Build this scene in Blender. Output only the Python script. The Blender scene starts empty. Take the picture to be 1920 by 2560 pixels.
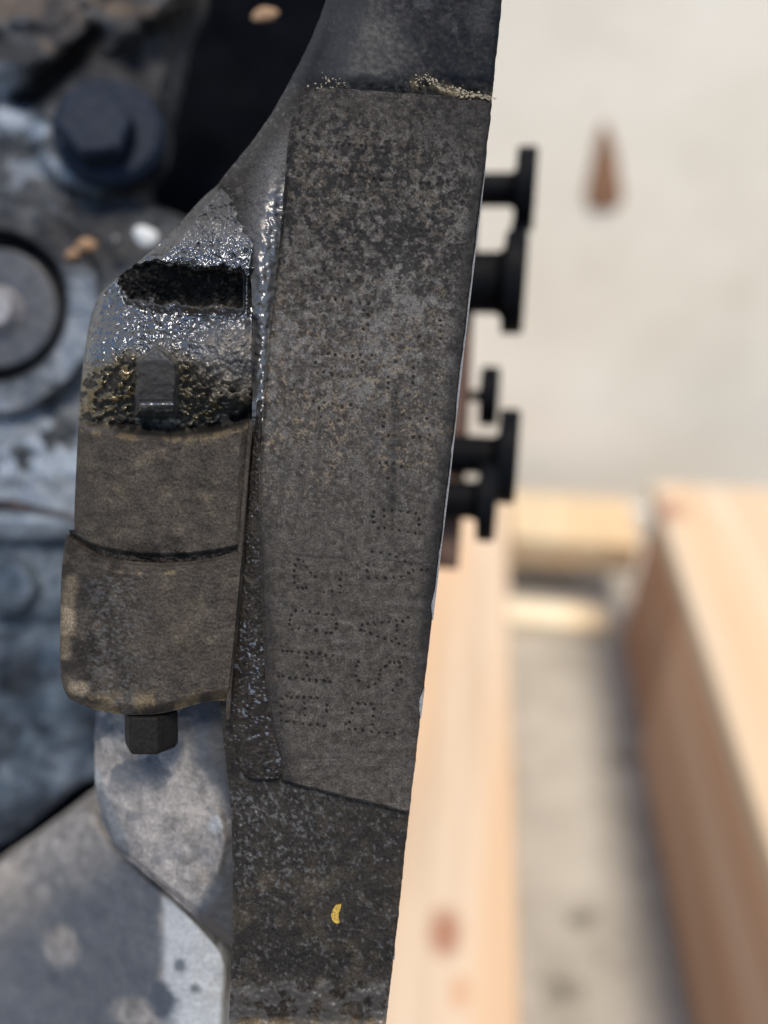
import bpy, math
import numpy as np
from mathutils import Vector, Matrix, Euler

R = math.radians
scn = bpy.context.scene
COL = scn.collection

# ------------------------------------------------------------------ camera
CAM_H = 0.60                 # lens height above the concrete, metres
PITCH = R(35)
D = 0.13                     # lens to the stamped pad
FPX = 26.0 / 36.0 * 2560.0   # focal length in photo pixels
cam_d = bpy.data.cameras.new("camera")
cam = bpy.data.objects.new("camera", cam_d)
COL.objects.link(cam)
cam.location = (0, 0, CAM_H)
cam.rotation_euler = (math.pi / 2 - PITCH, 0, 0)
cam_d.sensor_width = 36.0
cam_d.sensor_fit = 'AUTO'
cam_d.lens = 26.0
cam_d.clip_start = 0.004
cam_d.clip_end = 60.0
cam_d.dof.use_dof = True
cam_d.dof.focus_distance = D - 0.001
cam_d.dof.aperture_fstop = 4.4
scn.camera = cam

# ------------------------------------------------------------------ sky, sun, exposure
SUN_EL, SUN_AZ = R(72), R(160)       # azimuth clockwise from +Y
world = bpy.data.worlds.new("World")
scn.world = world
world.use_nodes = True
wn = world.node_tree
bg = wn.nodes["Background"]
sky = wn.nodes.new("ShaderNodeTexSky")
sky.sky_type = 'NISHITA'
sky.sun_disc = False
sky.sun_elevation = SUN_EL
sky.sun_rotation = SUN_AZ
sky.air_density = 1.0
sky.dust_density = 1.0
sky.ozone_density = 1.3
wn.links.new(sky.outputs[0], bg.inputs[0])
bg.inputs[1].default_value = 0.12
sun_d = bpy.data.lights.new("sun", 'SUN')
sun = bpy.data.objects.new("sun", sun_d)
COL.objects.link(sun)
sun_d.energy = 2.1
sun_d.angle = R(14)
sun_d.color = (1.0, 0.89, 0.73)
to_sun = Vector((math.sin(SUN_AZ) * math.cos(SUN_EL), math.cos(SUN_AZ) * math.cos(SUN_EL), math.sin(SUN_EL)))
sun.rotation_euler = to_sun.to_track_quat('Z', 'Y').to_euler()
sun.location = (0.4, -0.6, 2.0)
scn.view_settings.view_transform = 'Standard'
scn.view_settings.look = 'None'
scn.view_settings.gamma = 1.0
scn.view_settings.exposure = 1.05
scn.view_settings.use_curve_mapping = False

# ------------------------------------------------------------------ small numpy noise
def _hash(ix, iy, seed):
    h = (ix * 374761393 + iy * 668265263 + seed * 974634777) & 0xFFFFFFFF
    h = ((h ^ (h >> 13)) * 1274126177) & 0xFFFFFFFF
    return ((h ^ (h >> 16)) & 0xFFFF) / 65535.0

def noise(x, y, wl, seed=0):
    """smooth value noise, 0..1, wavelength wl in photo pixels"""
    x = np.asarray(x, float) / wl + 1000.0
    y = np.asarray(y, float) / wl + 1000.0
    ix = np.floor(x).astype(np.int64); iy = np.floor(y).astype(np.int64)
    fx = x - ix; fy = y - iy
    fx = fx * fx * fx * (fx * (fx * 6 - 15) + 10); fy = fy * fy * fy * (fy * (fy * 6 - 15) + 10)
    a = _hash(ix, iy, seed); b = _hash(ix + 1, iy, seed)
    c = _hash(ix, iy + 1, seed); d = _hash(ix + 1, iy + 1, seed)
    return (a * (1 - fx) + b * fx) * (1 - fy) + (c * (1 - fx) + d * fx) * fy

def fbm(x, y, wl, seed=0, octs=4, gain=0.55):
    s = 0.0; amp = 1.0; tot = 0.0
    for k in range(octs):
        # each octave on a turned lattice so that no grid shows
        an = 0.7 * k + 0.4
        xr = x * math.cos(an) - y * math.sin(an); yr = x * math.sin(an) + y * math.cos(an)
        s = s + amp * noise(xr, yr, wl / 2 ** k, seed + 17 * k)
        tot += amp; amp *= gain
    return s / tot

def sst(a, b, v):
    t = np.clip((np.asarray(v, float) - a) / (b - a), 0, 1)
    return t * t * (3 - 2 * t)

def bell(v, c, w):
    return np.exp(-((np.asarray(v, float) - c) / w) ** 2)

def blob(x, y, cx, cy, rx, ry, soft=0.35, rough=0.0, seed=3):
    d = np.sqrt(((x - cx) / rx) ** 2 + ((y - cy) / ry) ** 2)
    if rough: d = d + rough * (fbm(x, y, min(rx, ry) * 0.9, seed) - 0.5) * 2
    return 1 - sst(1 - soft, 1 + soft, d)

def seg(x, y, x0, y0, x1, y1):
    """distance to a segment, photo pixels"""
    dx, dy = x1 - x0, y1 - y0
    t = np.clip(((x - x0) * dx + (y - y0) * dy) / (dx * dx + dy * dy), 0, 1)
    return np.hypot(x - x0 - t * dx, y - y0 - t * dy)

def poly_d(x, y, pts):
    d = None
    for (a, b), (c, e) in zip(pts[:-1], pts[1:]):
        q = seg(x, y, a, b, c, e)
        d = q if d is None else np.minimum(d, q)
    return d

def curve(pts):
    """polyline -> function of arc length 0..1"""
    p = np.array(pts, float)
    # light smoothing by Chaikin
    for _ in range(3):
        q = 0.75 * p[:-1] + 0.25 * p[1:]; r = 0.25 * p[:-1] + 0.75 * p[1:]
        m = np.empty((2 * len(q), 2)); m[0::2] = q; m[1::2] = r
        p = np.vstack([p[:1], m, p[-1:]])
    L = np.concatenate([[0], np.cumsum(np.hypot(*(p[1:] - p[:-1]).T))]); L /= L[-1]
    return lambda t: np.stack([np.interp(t, L, p[:, 0]), np.interp(t, L, p[:, 1])], -1)

# ------------------------------------------------------------------ mesh helpers
def tag(o, label=None, cat=None, group=None, kind=None):
    if label: o["label"] = label
    if cat: o["category"] = cat
    if group: o["group"] = group
    if kind: o["kind"] = kind
    return o

def link(name, me, mat, parent=None):
    o = bpy.data.objects.new(name, me)
    COL.objects.link(o)
    if mat: me.materials.append(mat)
    if parent: o.parent = parent
    return o

def fast_mesh(name, verts, faces4, attrs=None, extra=None, flat_from=None):
    """verts (n,3), faces4 (m,4) ints; extra: list of ngons"""
    me = bpy.data.meshes.new(name)
    nq = len(faces4)
    loops = faces4.reshape(-1).tolist()
    starts = list(range(0, nq * 4, 4)); tot = [4] * nq
    for f in (extra or []):
        starts.append(len(loops)); tot.append(len(f)); loops += list(f)
    me.vertices.add(len(verts)); me.vertices.foreach_set("co", np.ascontiguousarray(verts, np.float32).ravel())
    me.loops.add(len(loops)); me.loops.foreach_set("vertex_index", np.array(loops, np.int32))
    me.polygons.add(len(starts)); me.polygons.foreach_set("loop_start", np.array(starts, np.int32))
    me.update(calc_edges=True)
    me.validate()
    me.polygons.foreach_set("use_smooth", np.ones(len(me.polygons), bool))
    for k, v in (attrs or {}).items():
        a = me.attributes.new(k, 'FLOAT', 'POINT')
        a.data.foreach_set("value", np.ascontiguousarray(v, np.float32).ravel())
    return me

def loc(px, py, z_mm, zc_mm=None):
    """photo pixel + height over the pad (mm) -> engine coordinates (m); a whole part shares one scale, zc"""
    zc = z_mm if zc_mm is None else zc_mm
    k = (D - np.asarray(zc) * 1e-3) / FPX
    return np.stack([(np.asarray(px) - 960) * k, (1280 - np.asarray(py)) * k, np.asarray(z_mm) * 1e-3 * np.ones_like(np.asarray(px, float))], -1)

def relief(name, left, right, zf, step, back, mat, parent, zc=0.0, top=None, bottom=None, masks=None, jag=0.0):
    """a cast or machined body: outline from four curves in photo pixels, front face from the height function
    zf(X, Y) in mm, side walls running back to `back` mm"""
    Lc, Rc = curve(left), curve(right)
    l0, l1, r0, r1 = Lc(0), Lc(1), Rc(0), Rc(1)
    Tc = curve(top) if top else (lambda s: l0 + (r0 - l0) * s[:, None])
    Bc = curve(bottom) if bottom else (lambda s: l1 + (r1 - l1) * s[:, None])
    hgt = max(np.hypot(*(l1 - l0)), np.hypot(*(r1 - r0))); wid = max(np.hypot(*(r0 - l0)), np.hypot(*(r1 - l1)), np.hypot(*(Lc(.5) - Rc(.5))))
    ny = max(8, int(hgt / step)); nx = max(6, int(wid / step))
    s = np.linspace(0, 1, nx); t = np.linspace(0, 1, ny)
    Lp, Rp, Tp, Bp = Lc(t), Rc(t), Tc(s), Bc(s)
    S, T = s[None, :, None], t[:, None, None]
    P = (1 - S) * Lp[:, None] + S * Rp[:, None] + (1 - T) * Tp[None] + T * Bp[None] \
        - ((1 - S) * (1 - T) * l0 + S * (1 - T) * r0 + (1 - S) * T * l1 + S * T * r1)
    X, Y = P[..., 0], P[..., 1]
    if jag:
        edge = np.minimum(np.minimum(s, 1 - s)[None, :] * wid, np.minimum(t, 1 - t)[:, None] * hgt)
        w = 1 - sst(0, 30, edge)
        X = X + w * jag * (fbm(X, Y, 26, 91, 4) - 0.5) * 2; Y = Y + w * jag * (fbm(X, Y, 26, 57, 4) - 0.5) * 2
    Z = zf(X, Y, S[..., 0] + 0 * T[..., 0], T[..., 0] + 0 * S[..., 0]) if zf.__code__.co_argcount == 4 else zf(X, Y)
    V = loc(X, Y, Z, Z if zc is None else zc).reshape(-1, 3)
    idx = np.arange(ny * nx).reshape(ny, nx)
    F = np.stack([idx[:-1, :-1], idx[1:, :-1], idx[1:, 1:], idx[:-1, 1:]], -1).reshape(-1, 4)
    ring = np.concatenate([idx[0, :], idx[1:, -1], idx[-1, -2::-1], idx[-2:0:-1, 0]])
    n0 = len(V); n = len(ring)
    A = V[ring]; Bk = A.copy(); Bk[:, 2] = back * 1e-3
    V = np.vstack([V, A, Bk])
    i = np.arange(n); j = (i + 1) % n
    F2 = np.stack([n0 + i, n0 + j, n0 + n + j, n0 + n + i], -1)
    att = {}
    for k, fn in (masks or {}).items():
        m = np.clip(fn(X, Y), 0, 1).ravel()
        att[k] = np.concatenate([m, m[ring], m[ring]])
    me = fast_mesh(name, V, np.vstack([F, F2]), att, [list(n0 + n + i[::-1])])
    # clockwise check: outward normals face +z
    return link(name, me, mat, parent)

def tube_mesh(name, prof, n=40, axis=None, closed=True, hexa=None):
    """lathe around +Z: prof list of (r, z)"""
    V = []; F = []
    for (r, z) in prof:
        for k in range(n):
            a = 2 * math.pi * k / n
            V.append((r * math.cos(a), r * math.sin(a), z))
    m = len(prof)
    for i in range(m - 1):
        for k in range(n):
            F.append((i * n + k, i * n + (k + 1) % n, (i + 1) * n + (k + 1) % n, (i + 1) * n + k))
    F.append(tuple(range(n - 1, -1, -1))); F.append(tuple(range((m - 1) * n, m * n)))
    me = bpy.data.meshes.new(name); me.from_pydata(V, [], F); me.update()
    return me

def bevel(o, w, seg_=2, angle=40):
    b = o.modifiers.new("bevel", 'BEVEL'); b.width = w; b.segments = seg_
    b.limit_method = 'ANGLE'; b.angle_limit = R(angle)
    o.data.polygons.foreach_set("use_smooth", np.ones(len(o.data.polygons), bool))
    wn_ = o.modifiers.new("wn", 'WEIGHTED_NORMAL'); wn_.keep_sharp = False
    return o

# ------------------------------------------------------------------ materials
class NT:
    def __init__(s, name):
        s.m = bpy.data.materials.new(name); s.m.use_nodes = True
        s.t = s.m.node_tree; s.b = s.t.nodes["Principled BSDF"]
        s.co = s.t.nodes.new("ShaderNodeTexCoord").outputs["Object"]
    def lk(s, a, b): s.t.links.new(a, b)
    def put(s, sock, v):
        if hasattr(v, "is_linked") or hasattr(v, "links"): s.lk(v, sock)
        else: sock.default_value = v
    def noise(s, scale, detail=6, rough=0.6, dist=0.0, vec=None):
        n = s.t.nodes.new("ShaderNodeTexNoise")
        n.inputs["Scale"].default_value = scale; n.inputs["Detail"].default_value = detail
        n.inputs["Roughness"].default_value = rough; n.inputs["Distortion"].default_value = dist
        s.lk(vec or s.co, n.inputs["Vector"]); return n.outputs["Fac"]
    def voro(s, scale, vec=None, out="Distance", feat='F1'):
        n = s.t.nodes.new("ShaderNodeTexVoronoi"); n.feature = feat
        n.inputs["Scale"].default_value = scale; s.lk(vec or s.co, n.inputs["Vector"]); return n.outputs[out]
    def ramp(s, fac, stops):
        n = s.t.nodes.new("ShaderNodeValToRGB"); s.lk(fac, n.inputs[0])
        e = n.color_ramp.elements
        while len(e) < len(stops): e.new(0.5)
        for q, (p, c) in zip(e, stops):
            q.position = p; q.color = (c, c, c, 1) if isinstance(c, (int, float)) else (*c, 1)
        return n.outputs["Color"]
    def mix(s, fac, a, b, mode='MIX'):
        n = s.t.nodes.new("ShaderNodeMix"); n.data_type = 'RGBA'; n.blend_type = mode
        s.put(n.inputs["Factor"], fac)
        for k, v in ((6, a), (7, b)):
            if isinstance(v, tuple): n.inputs[k].default_value = (*v, 1)
            else: s.lk(v, n.inputs[k])
        return n.outputs[2]
    def math(s, op, a, b=0.0, clamp=False):
        n = s.t.nodes.new("ShaderNodeMath"); n.operation = op; n.use_clamp = clamp
        s.put(n.inputs[0], a); s.put(n.inputs[1], b); return n.outputs[0]
    def attr(s, name):
        n = s.t.nodes.new("ShaderNodeAttribute"); n.attribute_name = name; return n.outputs["Fac"]
    def mapping(s, sc=(1, 1, 1), rot=(0, 0, 0)):
        n = s.t.nodes.new("ShaderNodeMapping"); s.lk(s.co, n.inputs[0])
        n.inputs["Scale"].default_value = sc; n.inputs["Rotation"].default_value = rot; return n.outputs[0]
    def bump(s, h, strength, dist):
        n = s.t.nodes.new("ShaderNodeBump"); n.inputs["Strength"].default_value = strength
        n.inputs["Distance"].default_value = dist; s.lk(h, n.inputs["Height"])
        s.lk(n.outputs[0], s.b.inputs["Normal"])
    def set(s, **k):
        names = {"color": "Base Color", "rough": "Roughness", "metal": "Metallic", "spec": "Specular IOR Level", "coat": "Coat Weight", "coatr": "Coat Roughness"}
        for q, v in k.items():
            if isinstance(v, tuple): v = (*v, 1)
            s.put(s.b.inputs[names[q]], v)

def cast(name, dark, mid, light, s1=500, s2=3500, rough=(0.45, 0.7), metal=0.0, bump=0.5, bd=0.00008, contrast=0.14,
         pale=(0.30, 0.28, 0.25), soot_shade=(0.012, 0.012, 0.014), wet_sheen=(0.010, 0.009, 0.008), tan=(0.20, 0.15, 0.09),
         wet_rough=0.2, spec=0.05, fine=0.5, wet_metal=0.0):
    """grimy cast metal; the masks wet / pale / soot / tan say where oil and painted sheen, bare metal and painted highlights, soot (part of it painted shade) and dried dirt lie"""
    n = NT(name)
    a = n.noise(s1, 7, 0.65, 0.3); f = n.noise(s2, 4, 0.7)
    c = n.ramp(a, [(0.5 - contrast, dark), (0.5, mid), (0.5 + contrast, light)])
    k = n.ramp(f, [(0.30, 1 - fine), (0.5, 1.0), (0.72, 1 + fine * 1.1)])
    c = n.mix(1.0, c, k, 'MULTIPLY')
    br = n.noise(s1 * 0.35, 3, 0.5)
    c = n.mix(n.math('MULTIPLY', br, 0.22), c, n.mix(1.0, c, (1.25, 0.98, 0.72), 'MULTIPLY'))
    edge = n.math('MULTIPLY', n.math('SUBTRACT', n.noise(s2 * 0.55, 5, 0.7), 0.5), 1.5)
    def m(nm, gain=1.0):
        q = n.math('ADD', n.attr(nm), n.math('MULTIPLY', edge, n.math('MULTIPLY', n.attr(nm), n.math('SUBTRACT', 1.25, n.attr(nm)))), clamp=True)
        return q
    mp, mt, ms, mw = m("pale"), m("tan"), m("soot_shade"), m("wet_sheen")
    c = n.mix(mp, c, n.mix(1.0, n.mix(0.0, pale, pale), k, 'MULTIPLY'))
    c = n.mix(mt, c, n.mix(1.0, n.mix(0.0, tan, tan), k, 'MULTIPLY'))
    c = n.mix(ms, c, soot_shade)
    c = n.mix(mw, c, wet_sheen)
    c = n.mix(n.math('MULTIPLY', m('amber_glint'), 0.9), c, (0.15, 0.115, 0.055))  # warm glints of reflected timber painted as an amber tint on the oil
    r = n.ramp(n.noise(s2 * 0.4, 3, 0.6), [(0.35, rough[0] + 0.1), (0.65, rough[1] + 0.12)])
    r2 = n.mix(mw, r, (wet_rough,) * 3)
    n.set(color=c, rough=r2, spec=n.math('ADD', spec, n.math('MULTIPLY', mw, 0.5)), metal=n.math('MAXIMUM', n.math('MULTIPLY', mw, wet_metal), metal))
    h = n.math('ADD', n.math('MULTIPLY', f, 0.6), n.noise(s2 * 0.35, 5, 0.7))
    n.bump(h, bump, bd)
    return n.m

def simple(name, col, rough, metal=0.0, var=0.35, s=900, bump=0.2, bd=0.00005, spec=0.5):
    n = NT(name)
    a = n.noise(s, 6, 0.65)
    k = n.ramp(a, [(0.3, 1 - var), (0.7, 1 + var)])
    n.set(color=n.mix(1.0, n.mix(0.0, col, col), k, 'MULTIPLY'), rough=n.ramp(n.noise(s * 0.7, 4), [(0.3, max(0.05, rough - 0.12)), (0.7, min(1, rough + 0.12))]), metal=metal, spec=spec)
    n.bump(a, bump, bd)
    return n.m

def wood_mat(name, light, dark, knots, sc=1.0):
    n = NT(name)
    v = n.mapping((70 * sc, 3.0 * sc, 70 * sc))
    g = n.noise(1.0, 6, 0.6, 0.4, v)
    c = n.ramp(g, [(0.3, dark), (0.5, light), (0.75, tuple(min(1, q * 1.12) for q in light))])
    v2 = n.mapping((22, 1.3, 22)); b = n.noise(1.0, 3, 0.5, 0.0, v2)
    c = n.mix(n.math('MULTIPLY', n.ramp(b, [(0.42, 0.0), (0.62, 1.0)]), 0.6), c, tuple(q * w for q, w in zip(light, (1.0, 0.78, 0.58))))
    for (kx, ky, kr, kc) in knots:
        mp = n.t.nodes.new("ShaderNodeMapping"); n.lk(n.co, mp.inputs[0])
        mp.inputs["Location"].default_value = (-kx / kr, -ky / (kr * 1.5), 0); mp.inputs["Scale"].default_value = (1 / kr, 1 / (kr * 1.5), 0)
        ln = n.t.nodes.new("ShaderNodeVectorMath"); ln.operation = 'LENGTH'; n.lk(mp.outputs[0], ln.inputs[0])
        w = n.ramp(n.math('ADD', ln.outputs["Value"], n.math('MULTIPLY', n.noise(120, 2), 0.3)), [(0.55, 1.0), (1.15, 0.0)])
        c = n.mix(w, c, kc)
    n.set(color=c, rough=0.62, spec=0.35)
    n.bump(g, 0.25, 0.0006)
    return n.m

M = {}
M['pad'] = cast('machined_pad_metal', (0.020, 0.0190, 0.0180), (0.036, 0.0328, 0.0298), (0.057, 0.0520, 0.0470), 650, 3000, (0.42, 0.66),
                bump=0.35, bd=0.00005, contrast=0.16, pale=(0.098, 0.094, 0.090), soot_shade=(0.0065, 0.0068, 0.0080), tan=(0.16, 0.125, 0.085), fine=0.65)
M['flank'] = cast('block_flank_metal', (0.009, 0.009, 0.0095), (0.0175, 0.0165, 0.0155), (0.034, 0.030, 0.026), 420, 2600, (0.38, 0.6), soot_shade=(0.0048, 0.0062, 0.0095),
                  bump=0.6, bd=0.00012, contrast=0.32, pale=(0.12, 0.12, 0.125), fine=0.6, tan=(0.16, 0.125, 0.08), wet_sheen=(0.11, 0.11, 0.112), wet_metal=0.7)
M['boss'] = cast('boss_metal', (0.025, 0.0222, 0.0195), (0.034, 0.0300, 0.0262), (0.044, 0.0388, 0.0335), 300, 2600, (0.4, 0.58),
                 soot_shade=(0.0035, 0.0035, 0.0037), wet_rough=0.13, bump=0.6, bd=0.00012, contrast=0.16, pale=(0.26, 0.21, 0.145), fine=0.6, tan=(0.22, 0.165, 0.085), wet_sheen=(0.14, 0.145, 0.155), wet_metal=0.9)
M['oil'] = cast('oily_grime', (0.007, 0.006, 0.0053), (0.012, 0.0105, 0.0092), (0.021, 0.018, 0.0155), 700, 2600, (0.28, 0.5),
                bump=0.8, bd=0.00012, fine=0.5, spec=0.1, wet_sheen=(0.13, 0.14, 0.16), wet_metal=0.8)
M['left'] = cast('weathered_casting', (0.010, 0.013, 0.018), (0.027, 0.032, 0.039), (0.065, 0.070, 0.078), 110, 900, (0.32, 0.55), metal=0.25,
                 bump=0.7, bd=0.0008, contrast=0.17, pale=(0.24, 0.285, 0.345), tan=(0.10, 0.07, 0.045), fine=0.4, spec=0.3)
M['cover'] = cast('blue_grey_cover_metal', (0.018, 0.026, 0.038), (0.042, 0.058, 0.080), (0.09, 0.118, 0.152), 90, 700, (0.28, 0.5), metal=0.35,
                  bump=0.6, bd=0.0008, contrast=0.18, pale=(0.22, 0.26, 0.31), fine=0.35)
M['alloy'] = cast('pale_alloy_casting', (0.095, 0.094, 0.095), (0.175, 0.172, 0.172), (0.26, 0.25, 0.245), 240, 1500, (0.45, 0.65), metal=0.1,
                  bump=0.5, bd=0.0003, contrast=0.16, pale=(0.30, 0.32, 0.34), soot_shade=(0.050, 0.060, 0.076), tan=(0.17, 0.15, 0.125), fine=0.3, wet_sheen=(0.019, 0.0195, 0.022), wet_rough=0.6)
M['bare'] = simple('bare_aluminium', (0.15, 0.15, 0.152), 0.55, 0.0, 0.45, 2500)
M['worn'] = simple('worn_bright_steel', (0.17, 0.17, 0.18), 0.5, 0.1, 0.5, 500)
M['bolt'] = simple('dark_bolt_steel', (0.010, 0.015, 0.026), 0.6, 0.0, 0.4, 700, 0.4, 0.0002, 0.08)
M['washer'] = simple('worn_washer_steel', (0.045, 0.048, 0.054), 0.42, 0.3, 0.45, 350, 0.4, 0.0003)
M['stem'] = simple('grey_bolt_steel', (0.009, 0.0085, 0.008), 0.6, 0.0, 0.5, 1800, 0.5, 0.0002, 0.1)
M['black'] = simple('black_oxide_steel', (0.0035, 0.0042, 0.0060), 0.6, 0.0, 0.4, 300, 0.3, 0.0003, 0.06)
M['void'] = simple('void_shade_black', (0.0016, 0.0022, 0.0036), 0.9, 0.0, 0.3, 100, 0.2, 0.0003, 0.03)  # near-black colour stands in for the unlit depth of the gap
M['rust'] = simple('rusty_brown_steel', (0.075, 0.040, 0.028), 0.65, 0.0, 0.4, 300)
M['white'] = simple('white_chip', (0.45, 0.47, 0.48), 0.5, 0, 0.15, 500)
M['ochre'] = simple('ochre_grit', (0.24, 0.145, 0.08), 0.8, 0, 0.35, 800)
M['sand'] = simple('sandy_crust', (0.22, 0.19, 0.135), 0.85, 0, 0.4, 3000)
M['yellow'] = simple('yellow_paint', (0.30, 0.195, 0.025), 0.6, 0, 0.8, 3000)

# ------------------------------------------------------------------ setting: floor, wall
YAW = R(6.9)
AX = Vector((math.sin(YAW), math.cos(YAW), 0)); BX = Vector((math.cos(YAW), -math.sin(YAW), 0))
def ray(px, py):
    c = Vector(((px - 960) / FPX, (1280 - py) / FPX, -1.0))
    return (Matrix.Rotation(math.pi / 2 - PITCH, 3, 'X') @ c)
def on_z(px, py, z):
    d = ray(px, py); t = (z - CAM_H) / d.z
    return Vector((0, 0, CAM_H)) + d * t
def ab(p): return p.dot(AX), p.dot(BX)      # along the pallet, across it

def box(name, a0, a1, b0, b1, z0, z1, mat, parent=None, bv=0.003):
    """a timber or slab in the pallet's own directions; origin at its middle, local y along the grain"""
    c = AX * (a0 + a1) / 2 + BX * (b0 + b1) / 2 + Vector((0, 0, (z0 + z1) / 2))
    ha, hb, hz = (a1 - a0) / 2, (b1 - b0) / 2, (z1 - z0) / 2
    me = bpy.data.meshes.new(name)
    vs = [(x, y, z) for z in (-hz, hz) for y in (-ha, ha) for x in (-hb, hb)]
    me.from_pydata(vs, [], [(0, 2, 3, 1), (4, 5, 7, 6), (0, 1, 5, 4), (2, 6, 7, 3), (0, 4, 6, 2), (1, 3, 7, 5)])
    me.update()
    o = link(name, me, mat, parent)
    o.location = c; o.rotation_euler = (0, 0, -YAW)
    return bevel(o, bv) if bv else o

n = NT('concrete_floor')
c = n.ramp(n.noise(9, 8, 0.65), [(0.32, (0.27, 0.25, 0.22)), (0.5, (0.40, 0.375, 0.34)), (0.68, (0.50, 0.475, 0.435))])
c = n.mix(n.ramp(n.noise(26, 4, 0.6), [(0.56, 0.0), (0.68, 0.8)]), c, (0.075, 0.068, 0.058))
c = n.mix(n.ramp(n.noise(300, 4, 0.7), [(0.40, 0.35), (0.62, 0.0)]), c, (0.12, 0.11, 0.10))
n.set(color=c, rough=0.8, spec=0.3); n.bump(n.noise(180, 6, 0.7), 0.35, 0.002)
M['floor'] = n.m
n = NT('painted_wall')
c = n.ramp(n.noise(4.5, 6, 0.6), [(0.30, (0.63, 0.575, 0.47)), (0.55, (0.74, 0.685, 0.58)), (0.75, (0.78, 0.735, 0.645))])
c = n.mix(n.ramp(n.noise(21, 3, 0.6), [(0.63, 0.0), (0.75, 0.35)]), c, (0.48, 0.43, 0.37))
n.set(color=c, rough=0.6, spec=0.35); n.bump(n.noise(90, 6, 0.6), 0.25, 0.0015)
M['wall'] = n.m
M['skirt'] = simple('skirting_paint', (0.66, 0.64, 0.57), 0.55, 0, 0.08, 20)

WALL_A = 0.83
fl = box("floor", -2.5, WALL_A + 0.1, -3, 3, -0.06, 0.0, M['floor'], bv=0); tag(fl, kind="structure")
wl = box("wall", WALL_A, WALL_A + 0.12, -3, 3, 0.004, 2.4, M['wall'], bv=0); tag(wl, kind="structure")
sk = box("skirting", WALL_A - 0.014, WALL_A - 0.002, -3, 3, 0.004, 0.055, M['skirt'], bv=0.004); tag(sk, kind="structure")

# brown chip where the paint has come off the wall, pointed at the top
def on_wall(px, py, off=0.0):
    d = ray(px, py); t = (WALL_A - off) / d.dot(AX); return Vector((0, 0, CAM_H)) + d * t
cen = on_wall(1506, 430)
outl = [(1510, 308), (1530, 350), (1540, 400), (1548, 455), (1552, 495), (1535, 520), (1505, 524), (1478, 516), (1466, 490), (1474, 445), (1485, 395), (1494, 345)]
rng = np.random.default_rng(5)
front = [on_wall(x + rng.uniform(-3, 3), y + rng.uniform(-3, 3), 0.003) for x, y in outl]
rim = [on_wall(1506 + (x - 1506) * 1.10, 430 + (y - 430) * 1.06, 0.0005) for x, y in outl]
k = len(outl)
me = bpy.data.meshes.new("plaster_chip")
me.from_pydata([p - cen for p in front] + [p - cen for p in rim] + [on_wall(1506, 450, 0.0045) - cen], [],
               [(2 * k, i, (i + 1) % k) for i in range(k)] + [(i, k + i, k + (i + 1) % k, (i + 1) % k) for i in range(k)])
me.update()
o = link("plaster_chip", me, simple('bare_brown_plaster', (0.22, 0.115, 0.062), 0.85, 0, 0.3, 60), None)
o.location = cen
tag(o, "brown pear-shaped blob standing out on the cream wall", "wall chip")

# ------------------------------------------------------------------ timber pallet
zA, zB = 0.10, 0.21
aA, bA = ab(on_z(1288, 2000, zA)); bA_r = bA
bB = ab(on_z(1885, 2000, zB))[1]
aX0 = ab(on_z(1450, 1352, zA))[0]; aX1 = ab(on_z(1450, 1238, zA))[0]
aX1 = min(aX1, WALL_A - 0.03)
aBend = min(ab(on_z(1680, 1205, zB))[0], WALL_A - 0.02)
pal = bpy.data.objects.new("pallet", None); COL.objects.link(pal)
pal.location = (0, 0, 0)
tag(pal, "pale new timber pallet frame on the concrete floor behind the engine", "pallet")
wl1 = (0.48, 0.39, 0.30); wd1 = (0.39, 0.295, 0.21)
kA = ab(on_z(1112, 2330, zA)); kA2 = ab(on_z(1150, 2480, zA))
Aa0, Aa1, Ab0 = -0.9, aX1 - 0.005, bA_r - 0.19
cA = ((Aa0 + Aa1) / 2, (Ab0 + bA_r) / 2)
kn = [(kA[1] - cA[1], kA[0] - cA[0], 0.016, (0.28, 0.14, 0.09)), (kA2[1] - cA[1], kA2[0] - cA[0], 0.010, (0.45, 0.28, 0.18))]
k3 = ab(on_z(1130, 1400, zA)); kn.append((k3[1] - cA[1], k3[0] - cA[0], 0.022, (0.50, 0.32, 0.20)))
box("plank", Aa0, Aa1, Ab0, bA_r, zA - 0.05, zA, wood_mat('pine_pinkish', wl1, wd1, kn), pal, 0.005)
box("plank", Aa0, Aa1, Ab0 - 0.23, Ab0 - 0.03, zA - 0.05, zA, wood_mat('pine_pinkish_far', wl1, wd1, []), pal, 0.005)
box("crosspiece", aX0, aX1, bA_r + 0.002, bB + 0.02, zA - 0.042, zA - 0.001, wood_mat('pine_yellow', (0.51, 0.405, 0.27), (0.44, 0.33, 0.20), []), pal, 0.004)
box("plank", -0.9, aBend, bB, bB + 0.22, zB - 0.022, zB, wood_mat('pine_cream', (0.50, 0.415, 0.315), (0.43, 0.335, 0.235), [(-0.10, 0.72, 0.02, (0.34, 0.20, 0.14))]), pal, 0.004)
aSp = ab(on_z(1690, 1760, 0.10))[0] + 0.03
box("runner", -0.9, aSp, bB + 0.004, bB + 0.10, 0.001, zB - 0.023, wood_mat('pine_reddish', (0.52, 0.33, 0.215), (0.40, 0.22, 0.13), []), pal, 0.004)
box("runner", aSp + 0.002, aBend - 0.004, bB + 0.008, bB + 0.10, 0.001, zB - 0.023, wood_mat('pine_brown_shade', (0.38, 0.215, 0.135), (0.30, 0.155, 0.09), []), pal, 0.004)  # far length split off, its darker wood colour stands in for shade
for q, aa in enumerate((-0.6, 0.0, aX0 - 0.15)):
    box("block", aa, aa + 0.10, Ab0 + 0.01, Ab0 + 0.10, 0.001, zA - 0.051, wood_mat('pine_block_%d' % q, wl1, wd1, []), pal, 0.004)

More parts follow.
